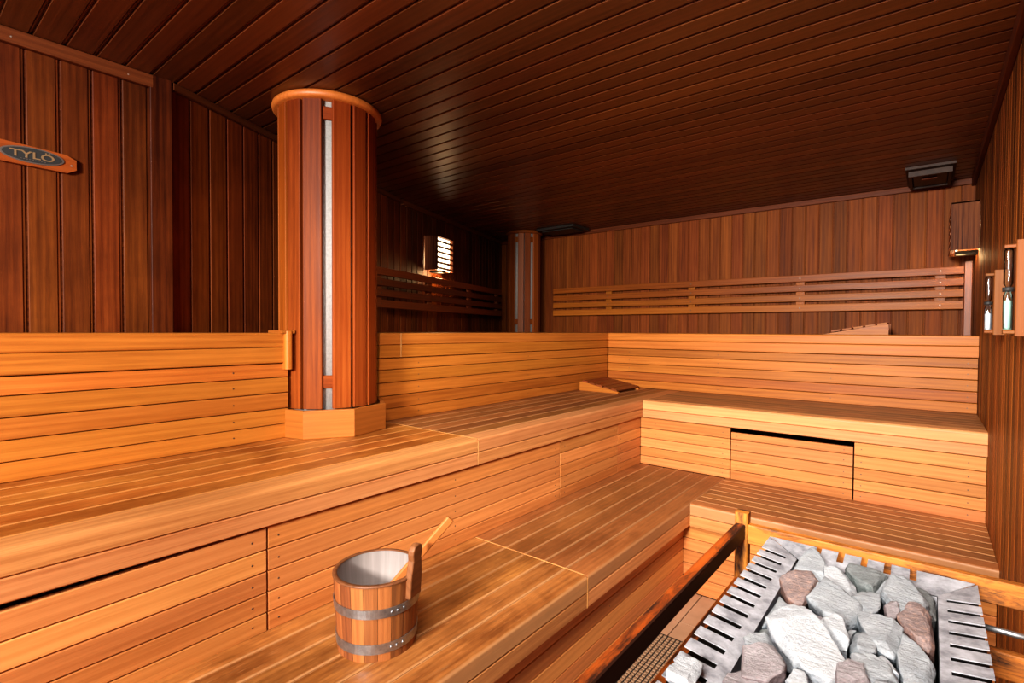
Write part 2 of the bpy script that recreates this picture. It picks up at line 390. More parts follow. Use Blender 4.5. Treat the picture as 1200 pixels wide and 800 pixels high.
def trim(p, q, n, z0, z1, t, i, mat='trimw'):
    p, q = V(p), V(q); L = q - p; mb = MB()
    mb.board(p + UP * z0, L, UP, n, L.length, z1 - z0, t, .004)
    o = mb.build('trim_%d' % i, M[mat], kind='structure'); return o
t1 = trim((XL, YF, 0), (XL, .70, 0), DX, ZC - .05, ZC - .001, .022, 1)
mb = MB(); mb.board((XL - .01, .69, ZF), UP, DY, DX, ZC - .001 - ZF, .075, .030, .004); mb.build('trim_2', M['wall'], kind='structure')
trim(P0 + n2 * .002, P1, n2, ZC - .032, ZC - .001, .02, 3)
trim(P1, P2, n3, ZC - .038, ZC - .001, .02, 4)
trim((-3.7, YB, 0), (XR, YB, 0), -DY, ZC - .04, ZC - .001, .02, 5)
trim((XR, YF, 0), (XR, YB, 0), -DX, ZC - .05, ZC - .001, .022, 6)
for y in (.30, .62, -.4): screw(t1, (XL + .022, y, ZC - .03), DX, True, .003)
mb = MB(); mb.board((.168, YB, Z3), UP, DX, -DY, .47, .039, .04, .004); mb.build('trim_7', M['brdark'], kind='structure')

# ------------------------------------------------------------------ benches
def bench(name, label, L, Nn, o, length, depth, ztop, hnose, hfas, nb, mat, fmat, seam=False, group=None, round_=.012):
    """o: corner on the front face at the start of the run; Nn: outward (front) normal"""
    L, Nn, o = V(L), V(Nn), V((o[0], o[1], 0))
    t = thing(name, label, 'bench', o + L * length / 2 - Nn * depth / 2 + UP * (ztop - hfas), group)
    d = MB(); g = .004; wb = (depth - (nb) * g) / nb
    for i in range(1, nb):
        d.board(o - Nn * (wb * (i + 1) + g * i) + UP * (ztop - .028), L, Nn, UP, length, wb, .028, .003)
    d.build('deck', M[mat], t)
    f = MB()
    f.board(o - Nn * wb + UP * (ztop - hnose), L, Nn, UP, length, wb, hnose, radii=[.001, .003, round_, .002])
    f.build('nosing', M[mat if ztop < -.8 else fmat], t)
    f = MB()
    f.board(o - Nn * .024 + UP * (ztop - hfas), L, UP, Nn, length, hfas - hnose - .0022, .0235, .003)
    f.build('fascia', M[fmat], t)
    if seam:
        s = MB()
        s.board(o - L * .0045 + UP * (ztop - hfas) - Nn * .004, UP, L, Nn, hfas - .01, .006, .004, .001)
        s.board(o - L * .0045 - Nn * depth + UP * (ztop - .006), Nn, L, UP, depth - .012, .006, .006, .001)
        s.build('end_strip', M['seam'], t)
    return t
NEAR = -1.68; YS = 2.835
bench('sauna_bench', 'lowest bench section at the front left, carrying the wooden bucket', DY, DX, (X1, NEAR), SEAM - .008 - NEAR, .565, Z1, .058, .116, 6, 'deck', 'bench', group='bench sections')
bench('sauna_bench', 'lowest bench section running from behind the bucket into the far corner', DY, DX, (X1, SEAM), 3.149 - SEAM, .565, Z1, .058, .116, 6, 'deckd', 'bench', True, group='bench sections')
bench('sauna_bench', 'lowest bench section directly behind the stone heater, ending at the right wall', DX, -DY, (X1 + .003, Y1), XR - X1 - .004, .612, Z1, .058, .116, 8, 'deckd', 'bench', group='bench sections')
bench('sauna_bench', 'middle height bench section at left, under the thick slatted column', DY, DX, (X2, NEAR), SEAM - .008 - NEAR, .652, Z2, .056, .11, 7, 'deck_up', 'bench', group='bench sections')
bench('sauna_bench', 'middle height bench section along the left, carrying the sloped headrest', DY, DX, (X2, SEAM), 3.825 - SEAM, .652, Z2, .056, .11, 7, 'deckd', 'bench', True, group='bench sections')
bench('sauna_bench', 'middle height bench section against the back, above the panel with a black slot', DX, -DY, (X2 + .003, Y2), XR - X2 - .004, .706, Z2, .056, .11, 8, 'deckd', 'bench', group='bench sections')
# top tier: its boards are cut round the column and along the slanting wall
def top_bench(label, runs, nose, name='sauna_bench'):
    o, L, Nn, ln = nose; o = V((o[0], o[1], 0)); L = V(L); Nn = V(Nn)
    t = thing(name, label, 'bench', o + L * ln / 2 - Nn * .15 + UP * (Z3 - .125), 'bench sections')
    d = MB()
    for (a, b, Ld) in runs: d.box((a[0], a[1], Z3 - .028), (b[0], b[1], Z3))
    d.build('deck', M['brest'], t)
    f = MB(); f.board(o - Nn * .07 + UP * (Z3 - .058), L, Nn, UP, ln, .07, .058, radii=[.001, .003, .008, .002]); f.build('nosing', M['riser'], t)
    f = MB(); f.board(o - Nn * .024 + UP * (Z3 - .123), L, UP, Nn, ln, .063, .0235, .003); f.build('fascia', M['riser'], t)
    return t
runs = []
x = X3 - .074
while x > XL + .03:
    runs.append(((x - .07, NEAR), (x, 1.088), 0)); x -= .074
tb = top_bench('highest bench section at far left, ending in a rounded block at the thick column', runs, ((X3, NEAR), DY, DX, 1.088 - NEAR))
e = MB(); e.board((X3 - .055, 1.066, Z3 - .150), UP, DX, DY, .158, .078, .030, radii=[.01, .012, .012, .01]); e.build('end_block', M['riser'], tb)
e = MB(); e.board((X3 - .10, 1.05, Z3 - .002), DX, DY, UP, .118, .055, .014, radii=[.005] * 4); e.build('end_cap', M['riser'], tb)
runs = []; x = X3 - .074
while x > -3.66:
    y0 = max(1.56, wally(x) + .015)
    runs.append(((x - .07, y0), (x, YB - .012), 0)); x -= .074
tb2 = top_bench('highest bench section at left behind the thick column, below the louvred lamp', runs, ((X3, 1.545), DY, DX, Y3 - 1.545))
e = MB(); e.board((X3 - .003, 1.672, Z3 - .121), UP, DY, DX, .119, .006, .0045, .001); e.build('end_strip', M['seam'], tb2)
runs = []; y = Y3 + .074
while y < YB - .08:
    runs.append(((X3 + .003, y), (XR - .012, y + .07), 0)); y += .074
top_bench('highest bench section along the back wall, carrying a small wedge headrest', runs, ((X3 + .003, Y3), DX, -DY, XR - X3 - .004))

# ------------------------------------------------------------------ slatted risers between the tiers
def panel(label, o, L, Nn, ln, zs, mat, screws=(), group='slatted riser panels', sag=0, edge=.0015):
    L, Nn, o = V(L), V(Nn), V((o[0], o[1], 0))
    t = thing('slatted_riser', label, 'panel', o + L * ln / 2 + UP * zs[-1], group)
    m = MB()
    for i in range(len(zs) - 1):
        zt, zb = zs[i], zs[i + 1]
        Ld = (L * ln + UP * sag * 1.0).normalized() if sag else L
        last = i == len(zs) - 2
        m.board(o + L * edge / 2 - Nn * .02 + UP * (zb + (0 if last else .002) - (sag * 1.0 if sag else 0)), Ld, UP, Nn, ln - edge, zt - zb - (.001 if last else .0032), .02, .002)
    m.build('slats', M[mat], t)
    for s in screws:
        b = MB(); b.board(o + L * (s - .02) - Nn * .045 + UP * (zs[-1] + .003), UP, L, Nn, zs[0] - zs[-1] - .02, .04, .0245, .002); b.build('batten', M['brdark'], t)
    for s in screws:
        for i in range(len(zs) - 1): screw(t, o + L * s + UP * (zs[i] + zs[i + 1]) / 2, Nn)
    return t
zu = [-.141, -.198, -.262, -.327, -.391, -.449]
panel('amber slatted backrest at far left, left of the thick column', (X3 - .006, NEAR), DY, DX, 1.088 - NEAR, zu, 'riser', (.3, 1.3, 2.55))
panel('amber slatted backrest between the thick column and the inner corner', (X3 - .006, 1.545), DY, DX, Y3 - 1.545 + .004, zu, 'riser', (.25, 1.2, 2.15))
panel('amber slatted backrest on the back side, above the middle bench', (X3, Y3 + .006), DX, -DY, XR - X3 - .002, zu, 'riser', (.19, .885, 1.585, 2.24))
zm = [-.563, -.630, -.693, -.753, -.811, -.8638]
panel('front left riser panel sagging open with a dark gap along its top', (X2 - .012, NEAR), DY, DX, .70 - NEAR, [-.566] + zm[1:], 'panel', (.4, 1.3, 2.34), sag=.055)
panel('riser panel directly behind the wooden bucket', (X2 - .012, .705), DY, DX, 2.206 - .705, zm, 'panel', (.03, .75, 1.46))
panel('middle riser panel of the left side, second piece from the inner corner', (X2 - .012, 2.211), DY, DX, YS - 2.211, zm, 'panel', (.04, YS - 2.211 - .04))
panel('short riser panel at the left side touching the inner corner', (X2 - .012, YS + .003), DY, DX, 3.155 - YS - .003, zm, 'panel', (.04,))
panel('riser panel left of the black slot, next to the inner corner', (X2 - .012, Y2 + .01), DX, -DY, -.899 - X2 + .012, zm, 'panel', (.10, .52))
zs_ = [-.588] + zm[1:]
panel('middle riser panel on the back side, with a black slot above it', (-.894, Y2 + .01), DX, -DY, .600, zs_, 'panel', (.03, .56), sag=0)
panel('rightmost riser panel on the back side, touching the right wall', (-.289, Y2 + .01), DX, -DY, XR - .002 + .289, zm, 'panel', (.03, .44))
zl = [-.983, -1.056, -1.118, -1.185, -1.250, -1.328]
panel('low riser panel under the left bench, down at the floor', (-.966, NEAR), DY, DX, 2.612 - NEAR, zl, 'panel', (.5, 1.6, 2.6, 3.5))
panel('low riser panel behind the guard rail post, down at the floor', (-.966, 2.61), DX, -DY, XR - .002 + .966, zl, 'panel', (.18, .62, 1.10))

# ------------------------------------------------------------------ columns
def column(label, c, z0, rs, rcap, slats, gaps, plinth, mat, a_cam, thick=.022, core=None):
    """slats: (a0, a1) in degrees to the right of the line of sight a_cam"""
    c = V((c[0], c[1], 0)); t = thing('slatted_column', label, 'column', c + UP * z0); t['kind'] = 'thing'
    core = core or rs * .84
    m = MB(); m.tube(c + UP * z0, c + UP * (ZC - .001), core, n=48); m.build('core', M['concrete'], t)
    zb = z0 + (.118 if plinth else 0)
    def dirn(a): a = math.radians(a_cam + a); return V((math.cos(a), math.sin(a), 0))
    for k, (a0, a1) in enumerate(slats):
        d = dirn((a0 + a1) / 2); s = V((-d.y, d.x, 0)); w = 2 * rs * math.sin(math.radians(a1 - a0) / 2)
        zz = zb if k not in lifted else Z3 + .004
        m = MB(); m.board(c + d * (rs * math.cos(math.radians(a1 - a0) / 2) - thick) - s * w / 2 + UP * zz, UP, s, d, ZC - .03 - zz, w, thick, .004)
        m.build('slat', M[mat], t)
    for a in gaps:
        d = dirn(a); s = V((-d.y, d.x, 0))
        for zz in ((ZC - .112, z0 + .205) if plinth else (ZC - .12, .06)):
            m = MB(); m.board(c + d * (core - .004) - s * .03 + UP * zz, s, UP, d, .06, .052, rs - core - .008, .002); m.build('spacer', M[mat], t)
    m = MB(); m.lathe(c, [(core - .02, ZC - .034), (rcap - .012, ZC - .034), (rcap - .003, ZC - .028), (rcap, ZC - .018), (rcap - .003, ZC - .007), (rcap - .012, ZC - .001), (core - .02, ZC - .001)], 64)
    m.build('cap_ring', M['colb' if plinth else mat], t)
    if plinth:
        R = .262
        for k in range(8):
            a = math.radians(-9.1 + 45 * k); b = math.radians(-9.1 + 45 * (k + 1))
            p, q = c + V((math.cos(a), math.sin(a), 0)) * R, c + V((math.cos(b), math.sin(b), 0)) * R
            mid = (p + q) / 2
            if mid.x < X3 - .12: continue
            nn = (mid - c).normalized(); m = MB()
            m.board(p + UP * z0 - nn * .02, q - p, UP, nn, (q - p).length, .118, .02, .004); m.build('plinth_board', M['colb'], t)
    return t
ac = math.degrees(math.atan2(-1.31, 2.13))
lifted = ()
sl1 = [(4.5, 25), (29, 47), (51.5, 72), (83, 104), (108, 127), (137, 157), (161, 181), (191, 212), (216, 235), (245, 264), (-94, -76), (-72.5, -54.5), (-51, -32.5), (-29, -7.5)]
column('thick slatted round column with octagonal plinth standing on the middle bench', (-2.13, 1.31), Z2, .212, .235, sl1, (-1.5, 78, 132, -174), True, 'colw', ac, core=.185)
ac2 = math.degrees(math.atan2(-4.1, 3.19))
sl2 = [(-22, -1.5), (1.5, 22), (35, 56), (57, 79), (89, 111), (113, 135), (145, 167), (169, 191), (-56, -35), (-79, -57), (-111, -89), (-135, -113)]
column('slim far column in the back corner with two grey vertical strips', (-3.19, 4.14), Z3, .166, .182, sl2, (-28.5, 28.5), False, 'col2', ac2, thick=.018, core=.142)

# ------------------------------------------------------------------ slatted backrests on the walls
def backrest(label, o, L, Nn, ln, zs, bats, mat, loc_shift=0):
    L, Nn, o = V(L).normalized(), V(Nn).normalized(), V((o[0], o[1], 0))
    t = thing('slatted_back_support', label, 'backrest', o + L * ln / 2 + UP * zs[-1][1])
    for zt, zb in zs:
        m = MB(); m.board(o + L * 0 + Nn * .030 + UP * zb, L, UP, Nn, ln, zt - zb, .02, .004); sl = m.build('slat', M[mat], t)
        for s in bats: screw(sl, o + L * s + Nn * .0505 + UP * (zt + zb) / 2, Nn, r=.006)
    for s in bats:
        m = MB(); m.board(o + L * (s - .03) + Nn * .001 + UP * (zs[-1][1] + .01), UP, L, Nn, zs[0][0] - zs[-1][1] - .02, .06, .0285, .003); m.build('batten', M[mat], t)
    return t
zb_ = [(.427, .375), (.352, .302), (.279, .229), (.207, .152)]
backrest('long slatted backrest of four rails on the back wall', (-2.99, YB, 0), DX, -DY, 3.155, zb_, (.62, 1.41, 2.23, 3.04), 'brest')
d3 = (P2 - P1).normalized()
backrest('dark slatted backrest on the slanting wall beneath the louvred lamp', P1 + d3 * -.55 + n3 * .06, d3, n3, 2.26, zb_, (.15, .82, 1.55, 2.2), 'brdark')

# ------------------------------------------------------------------ lamps with louvred wooden shades
def louvre_lamp(label, base, along, out, depth, ln, z0, h, power, ledge=True):
    """near side solid, front side louvred; along: away from the viewer, out: away from the wall"""
    A, O, b = V(along).normalized(), V(out).normalized(), V(base)
    t = thing('wall_lamp', label, 'lamp', b + UP * z0)
    m = MB(); m.board(b + UP * z0, UP, O, A, h, depth, .012, .002); m.build('side_board', M['lampw'], t)
    m = MB(); m.board(b + UP * z0 + A * (ln - .012), UP, O, A, h, depth, .012, .002); m.build('side_board', M['lampw'], t)
    m = MB(); m.board(b + O * (depth - .034) + A * .013 + UP * (z0 + .004), A, UP, O, ln - .026, h - .014, .002, .0005); m.build('diffuser', M['diffuser'], t)
    n = 6
    for k in range(n):
        zz = z0 + .012 + (h - .02) * k / n
        m = MB(); W = (O * .75 - UP * .66).normalized()
        m.board(b + O * (depth - .020) + A * .012 + UP * (zz + .014), A, W, W.cross(A), ln - .024, .030, .007, .001); m.build('louvre', M['lampw'], t)
    m = MB(); m.board(b + UP * (z0 + h - .008), A, O, UP, ln, depth, .008, .002); m.build('lid', M['lampw'], t)
    m = MB(); c = b + A * ln / 2 + O * depth * .36 + UP * (z0 + .03)
    m.lathe(c, [(0, 0), (.02, 0), (.022, .02), (.03, .05), (.032, .08), (.026, .12), (.012, .145), (0, .15)], 20); m.build('bulb', M['bulb'], t)
    m = MB(); m.board(b + A * (ln / 2 - .05) + UP * (z0 - .012), A, O, UP, .10, depth * .8, .02, .003); m.build('bulb_holder', M['black'], t)
    for k in range(2):
        l = bpy.data.lights.new('lamp_glow', 'POINT'); l.energy = power; l.color = (1, .62, .28); l.shadow_soft_size = .03
        lo = bpy.data.objects.new('lamp_glow', l); col.objects.link(lo); lo.location = c + UP * (.08 if k == 0 else -.05) + (O * .0 if k == 0 else O * .03); 
    return t
louvre_lamp('louvred wooden lamp glowing on the dark slanting wall behind the thick column', V((-3.231, 2.851, 0)) + n3 * .004, d3, n3, .12, .28, .492, .28, 3.2)
louvre_lamp('boxy wooden lamp with bold grain high in the right back corner', (XR - .001, 3.955, 0), DY, -DX, .128, .34, .48, .275, .8)

# ------------------------------------------------------------------ ceiling vents
t = thing('ceiling_vent', 'dark wooden sliding vent on the ceiling near the right back corner', 'vent', (-.01, 4.12, ZC - .05))
m = MB(); m.box((-.13, 3.90, ZC - .016), (.105, 4.34, ZC - .001), .004); m.build('frame', M['vent'], t)
m = MB(); m.box((-.115, 3.95, ZC - .05), (.09, 3.97, ZC - .016)); m.box((-.115, 4.29, ZC - .05), (.09, 4.31, ZC - .016)); m.box((-.115, 3.971, ZC - .05), (-.098, 4.289, ZC - .016)); m.box((.073, 3.971, ZC - .05), (.09, 4.289, ZC - .016)); m.build('duct_frame', M['vent'], t)
m = MB(); m.box((-.095, 3.972, ZC - .040), (.07, 4.288, ZC - .030)); m.build('slider', M['ventb'], t)
m = MB(); m.box((-.055, 4.05, ZC - .052), (.02, 4.08, ZC - .040)); m.build('handle', M['trimw'], t)
t = thing('ceiling_vent', 'black flat vent on the dark ceiling above the far column', 'vent', (-2.8, 4.2, ZC - .03))
m = MB(); m.box((-2.98, 4.06, ZC - .024), (-2.56, 4.34, ZC - .001), .004); m.build('frame', M['ventb'], t)
m = MB(); m.box((-2.94, 4.10, ZC - .036), (-2.60, 4.30, ZC - .025), .003); m.build('slider', M['ventb'], t)

# ------------------------------------------------------------------ hourglass timers on the right wall
def hourglass(label, y, x, z0, h, sand, lvl, neck):
    t = thing('hourglass_timer', label, 'hourglass', (XR - .02, y, z0))
    m = MB(); m.board((XR - .034, y, z0), UP, DY, DX, h, .075, .034, .002); m.build('board', M['hgw'], t)
    if neck: m = MB(); m.board((XR - .012, y + .080, z0 + .05), UP, DY, DX, h * .72, .03, .012, .002); m.build('back_strip', M['hgw'], t)
    for zz in (z0 + .006, z0 + h - .020):
        m = MB(); m.board((x - .010, y + .012, zz), DX, DY, UP, XR - .034 - x + .010, .03, .010, .002); m.build('bracket', M['hgw'], t)
    a, b = z0 + .017, z0 + h - .021; mid = (a + b) / 2; cx, cy = x, y + .027; r = .0105
    m = MB(); m.lathe((cx, cy, 0), [(0, a), (r * .8, a), (r, a + .006), (r, mid - .016), (.0025, mid - .001), (.0025, mid + .001), (r, mid + .016), (r, b - .006), (r * .8, b), (0, b)], 24); m.build('glass_tube', M['glass'], t)
    m = MB(); m.lathe((cx, cy, 0), [(0, a + .002), (r * .9, a + .002), (r * .92, a + .006), (r * .92, lvl), (0, lvl + .006)], 24); m.build('sand', M[sand], t)
    m = MB(); m.lathe((cx, cy, 0), [(r * .6, mid - .006), (r + .0015, mid - .006), (r + .0015, mid + .006), (r * .6, mid + .006)], 24); m.build('neck_band', M['hgcap'], t)
hourglass('smaller wall hourglass with white sand, farther of the two on the right wall', 2.575, .168, -.006, .236, 'sandw', .07, True)
hourglass('hourglass timer with pale teal sand at the right edge, nearer of the two', 1.955, .168, -.008, .262, 'sandg', .088, False)

# ------------------------------------------------------------------ maker's plaque on the left wall
t = thing('name_plaque', 'small wooden plaque with a dark oval badge lettered in gold', 'sign', (XL + .003, .36, .57))
pw = [(.25, .618), (.438, .608), (.466, .594), (.466, .560), (.44, .545), (.25, .548), (.232, .560), (.232, .606)]
m = MB(); m.prism([(XL + .001, y, z) for y, z in pw], (.014, 0, 0)); m.build('plate', M['plate'], t)
def oval(a, b, x, d, mat, name, par):
    m = MB(); m.prism([(x, .350 + a * math.cos(2*PI*k/48), .582 + b * math.sin(2*PI*k/48)) for k in range(48)], (d, 0, 0)); return m.build(name, mat, par)
bg = oval(.082, .0265, XL + .015, .003, M['silver'], 'badge_rim', t)
oval(.076, .0225, XL + .0181, .0008, M['badge'], 'badge', t)
def letters(txt, x, y, z, size, mat, par, sx=1.0, ext=.0008):
    cu = bpy.data.curves.new('lettering', 'FONT'); cu.body = txt; cu.size = size; cu.extrude = ext; cu.align_x = 'CENTER'; cu.offset = size * .018
    o = bpy.data.objects.new('lettering', cu); col.objects.link(o); me = bpy.data.meshes.new_from_object(o); bpy.data.objects.remove(o); me.materials.clear(); me.materials.append(mat)
    o = bpy.data.objects.new('lettering', me); col.objects.link(o)
    o.parent = par; R_ = Matrix(((0, 0, 1), (1, 0, 0), (0, 1, 0)))
    o.rotation_euler = R_.to_euler(); o.location = V((x, y, z)) - world(par); o.scale = (sx, 1, 1); return o
letters('TYL\u00d6', XL + .0195, .350, .5715, .031, M['gold'], t, 1.45)
m = MB()
for k in range(9): m.box((XL + .0192, .318 + k * .0075, .5660), (XL + .0198, .318 + k * .0075 + .0050, .5675), .0001)
m.build('fine_print', M['silver'], t)
for y, z in ((.251, .590), (.452, .573)): screw(t, (XL + .0155, y, z), DX, True, .0035)

# ------------------------------------------------------------------ wedge headrests
t = thing('headrest', 'sloped slatted wooden headrest in the far corner of the middle bench', 'headrest', (-1.89, 3.56, Z2))
for y in (3.365, 3.70):
    m = MB(); m.prism([(-2.055, y, Z2), (-1.735, y, Z2), (-1.735, y, Z2 + .012), (-2.03, y, Z2 + .068), (-2.055, y, Z2 + .068)], (0, .022, 0)); m.build('wedge_side', M['riser'], t)
sl = V((.295, 0, -.056)).normalized(); up = V((.056, 0, .295)).normalized()
for k in range(5):
    m = MB(); m.board(V((-2.03, 3.36, Z2 + .0685)) + sl * (.002 + k * .060), DY, sl, up, .367, .050, .012, .003); m.build('slat', M['brdark'], t)
t = thing('headrest', 'small plain wedge headrest on the highest bench, right of centre', 'headrest', (-.36, 3.96, Z3))
for y in (3.93, 4.14):
    m = MB(); m.prism([(-.545, y, Z3 + .001), (-.195, y, Z3 + .001), (-.195, y, Z3 + .066), (-.22, y, Z3 + .066)], (0, .02, 0)); m.build('wedge_side', M['riser'], t)
sl = V((-.325, 0, -.056)).normalized(); up = V((-.056, 0, .325)).normalized()
for k in range(5):
    m = MB(); m.board(V((-.20, 3.925, Z3 + .068)) + sl * (.002 + k * .062), DY, sl, up, .24, .052, .010, .003); m.build('slat', M['brest'], t)

# ------------------------------------------------------------------ bucket and ladle
bc = V((-1.187, .878, Z1)); RB, RT, HB, TH = .106, .119, .203, .012
t = thing('wooden_bucket', 'round oak stave bucket with two grey metal hoops on the lowest bench', 'bucket', bc)
def rr(z): return RB + (RT - RB) * z / HB
ns = 20; m = MB(); acc = rng.random()
for k in range(ns):
    a0 = 2*PI*k/ns + .004; a1 = 2*PI*(k+1)/ns - .004; rnd = m._rnd(); seg = 3
    for s in range(seg):
        b0 = a0 + (a1 - a0) * s / seg; b1 = a0 + (a1 - a0) * (s + 1) / seg
        def P(a, r, z): return m.bm.verts.new(bc + V((r * math.cos(a), r * math.sin(a), z)))
        zt = HB + (k % 3) * .0004
        for (ra, za, rb, zb2, inner) in ((RB, 0, RT - .0015, zt - .002, 0), (RT - .0015, zt - .002, RT - .004, zt, 0), (RT - .004, zt, RT - TH + .002, zt, 0), (RB - TH, 0, RB, 0, 0)):
            f = m.bm.faces.new((P(b0, ra, za), P(b1, ra, za), P(b1, rb, zb2), P(b0, rb, zb2))); f.smooth = False
            for lp, (u, v) in zip(f.loops, ((za, s * .012), (za, s * .012 + .012), (zb2 + .05, s * .012 + .012), (zb2 + .05, s * .012))):
                lp[m.uv].uv = (u + k * 1.3, v); lp[m.rl] = rnd
o = m.build('staves', M['bucket'], t)
m = MB(); m.lathe(bc, [(RT - TH, HB + .0005), (RT - TH + .001, HB + .0022), (RT - .0012, HB + .0022), (RT + .0004, HB + .0005), (RT + .0003, HB - .003)], 64); m.build('rim_band', M['ear'], t)
m = MB(); m.lathe(bc, [(0, .018), (RB - TH, .018), (RT - TH + .0015, HB - .001)], 60); m.build('lining', M['liner'], t)
for z, hh in ((.022, .026), (.118, .024)):
    m = MB(); m.lathe(bc, [(rr(z), z), (rr(z) + .0022, z), (rr(z + hh) + .0022, z + hh), (rr(z + hh), z + hh), (rr(z), z)], 64, smooth=False); hp = m.build('hoop', M['steel'], t)
    for a in (-12, -4, 6):
        a = math.radians(a - 6); p = bc + V((math.cos(a), math.sin(a), 0)) * (rr(z + hh/2) + .003) + UP * (z + hh / 2)
        d = V((math.cos(a), math.sin(a), 0)); r_ = MB(); r_.tube(p - d * .001, p + d * .002, .0045, .003, 12); r_.build('rivet', M['steel'], hp)
# raised stave that serves as the grip
ed = V((.93, .28, 0)).normalized(); es = V((-ed.y, ed.x, 0))
prof = [(-.027, .146), (.027, .146), (.027, HB), (.024, HB + .02), (.020, HB + .045), (.023, HB + .062), (.022, HB + .074), (.014, HB + .083), (0, HB + .086), (-.014, HB + .083), (-.022, HB + .074), (-.023, HB + .062), (-.020, HB + .045), (-.024, HB + .02), (-.027, HB)]
m = MB(); 
pts = [bc + ed * (rr(z) - .009) + es * s + UP * z for s, z in prof]
m.prism(pts, ed * .019); ear = m.build('grip_stave', M['ear'], t)
bv = ear.modifiers.new('round', 'BEVEL'); bv.width = .004; bv.segments = 3; bv.limit_method = 'ANGLE'
t = thing('ladle', 'pale wooden ladle leaning in the bucket, its handle pointing up right', 'ladle', bc + V((0, 0, .03)))
cr = bc + V((.62, .80, 0)).normalized() * .100 + UP * (HB + .010)
ld = V((.55, .50, .86)).normalized(); sd = ld.cross(V((.8, -.6, 0))).normalized(); td = ld.cross(sd).normalized()
m = MB(); m.board(cr - ld * .13 - sd * .009 - td * .006, ld, sd, td, .285, .023, .013, radii=[.005] * 4); m.build('handle', M['ladle'], t)
lc = cr - ld * .145
m = MB(); m.lathe(lc - UP * .02, [(0, 0), (.025, .002), (.034, .018), (.035, .04), (.031, .04), (.029, .018), (.02, .008), (0, .007)], 28); m.build('scoop', M['ladle'], t)

# ------------------------------------------------------------------ stone heater
HX0, HX1, HY0, HY1, HZ = -.330, .093, .60, 1.540, -.56
IX0, IX1, IY1 = -.250, .024, 1.458
ht = thing('sauna_heater', 'large grey steel heater with slotted rim, filled with stones', 'heater', ((HX0 + HX1) / 2, 1.07, ZF))
m = MB()
for a, b in (((HX0 + .012, HY0, ZF + .05), (HX0 + .020, HY1 - .01, HZ - .03)), ((HX1 - .020, HY0, ZF + .05), (HX1 - .012, HY1 - .01, HZ - .03)),
             ((HX0 + .02, HY1 - .02, ZF + .05), (HX1 - .02, HY1 - .012, HZ - .03)), ((HX0 + .02, HY0, ZF + .05), (HX1 - .02, HY0 + .008, HZ - .03))): m.box(a, b)
m.build('casing', M['casing'], ht)
for x in (HX0 + .04, HX1 - .07):
    for y in (HY0 + .04, HY1 - .08):
        m = MB(); m.box((x, y, ZF), (x + .03, y + .03, ZF + .06)); m.build('leg', M['casing'], ht)
m = MB()
m.box((IX0, HY0 + .01, -.80), (IX1, IY1, -.79)); m.box((IX0 - .004, HY0 + .01, -.79), (IX0 - .001, IY1, HZ - .03)); m.box((IX1 + .001, HY0 + .01, -.79), (IX1 + .004, IY1, HZ - .03)); m.box((IX0, IY1 + .001, -.79), (IX1, IY1 + .004, HZ - .03))
m.build('stone_tray', M['rimd'], ht)
def comb(name, o, L, Wi, ln, cuts, depth, wid, drop, mitre0, mitre1, par):
    """slotted rim plate. o: outer corner; L along; Wi inward; cuts: slots open at the outer edge"""
    o, L, Wi = V(o), V(L), V(Wi); m = MB(); dn = -UP * drop / wid
    def pt(s, w): return o + L * s + (Wi + dn) * w
    segs = []; s0 = 0; rnd = m._rnd()
    inner0, inner1 = mitre0, ln - mitre1
    # inner strip that joins the teeth
    m.prism([pt(max(0, mitre0 * depth / wid), depth), pt(ln - mitre1 * depth / wid, depth), pt(inner1, wid), pt(inner0, wid)], (0, 0, -.0022), rnd)
    edges = [0]
    for a, b in cuts: edges += [a, b]
    edges.append(ln)
    for i in range(0, len(edges), 2):
        a, b = edges[i], edges[i + 1]
        aa = max(a, mitre0 * depth / wid) if i == 0 else a
        bb = min(b, ln - mitre1 * depth / wid) if i == len(edges) - 2 else b
        m.prism([pt(a, 0), pt(b, 0), pt(bb, depth - .0001), pt(aa, depth - .0001)], (0, 0, -.0022), rnd)
    # folded inner lip
    m.prism([pt(inner0, wid), pt(inner1, wid), pt(inner1, wid) - UP * .045, pt(inner0, wid) - UP * .045], Wi * -.003, rnd)
    ob = m.build(name, M['rim'], par); return ob
cutsL = [(y - HY0 - .0085, y - HY0 + .0085) for y in [1.442 - .0498 * k for k in range(16)][::-1]]
comb('slotted_rim', (HX0, HY0, HZ), DY, DX, HY1 - HY0, cutsL, .058, .080, .012, .0, .082, ht)
cutsR = [(y - HY0 - .0075, y - HY0 + .0075) for y in [1.426 - .0500 * k for k in range(16)][::-1]]
comb('slotted_rim', (HX1, HY0, HZ), DY, -DX, HY1 - HY0 - .004, cutsR, .054, .069, .010, .0, .090, ht)
cutsB = [(a - HX0, b - HX0) for a, b in ((-.222, -.210), (-.174, -.160), (-.125, -.112), (-.079, -.065), (-.030, -.017))]
comb('slotted_rim', (HX0 + .004, HY1, HZ), DX, -DY, HX1 - HX0 - .008, cutsB, .044, .082, .016, .088, .066, ht)
m = MB(); m.tube((HX1 - .012, 1.45, -.612), (XR - .009, 1.45, -.612), .006, n=12); cp = thing('support_bar', 'thin grey metal bar between the heater and the right wall', 'bar', (.15, 1.45, -.62)); m.build('rod', M['steel'], cp)
m = MB(); m.tube((XR - .014, 1.45, -.612), (XR - .008, 1.45, -.612), .018, n=16); m.build('flange', M['steel'], cp)

m = MB()
m.box((HX0 + .001, HY0 + .002, HZ - .060), (IX0 - .006, HY1 - .002, HZ - .018)); m.box((IX1 + .006, HY0 + .002, HZ - .060), (HX1 - .001, HY1 - .006, HZ - .018))
m.build('slot_shade', M['black'], ht)  # black boxes standing in for the shade inside the rim slots
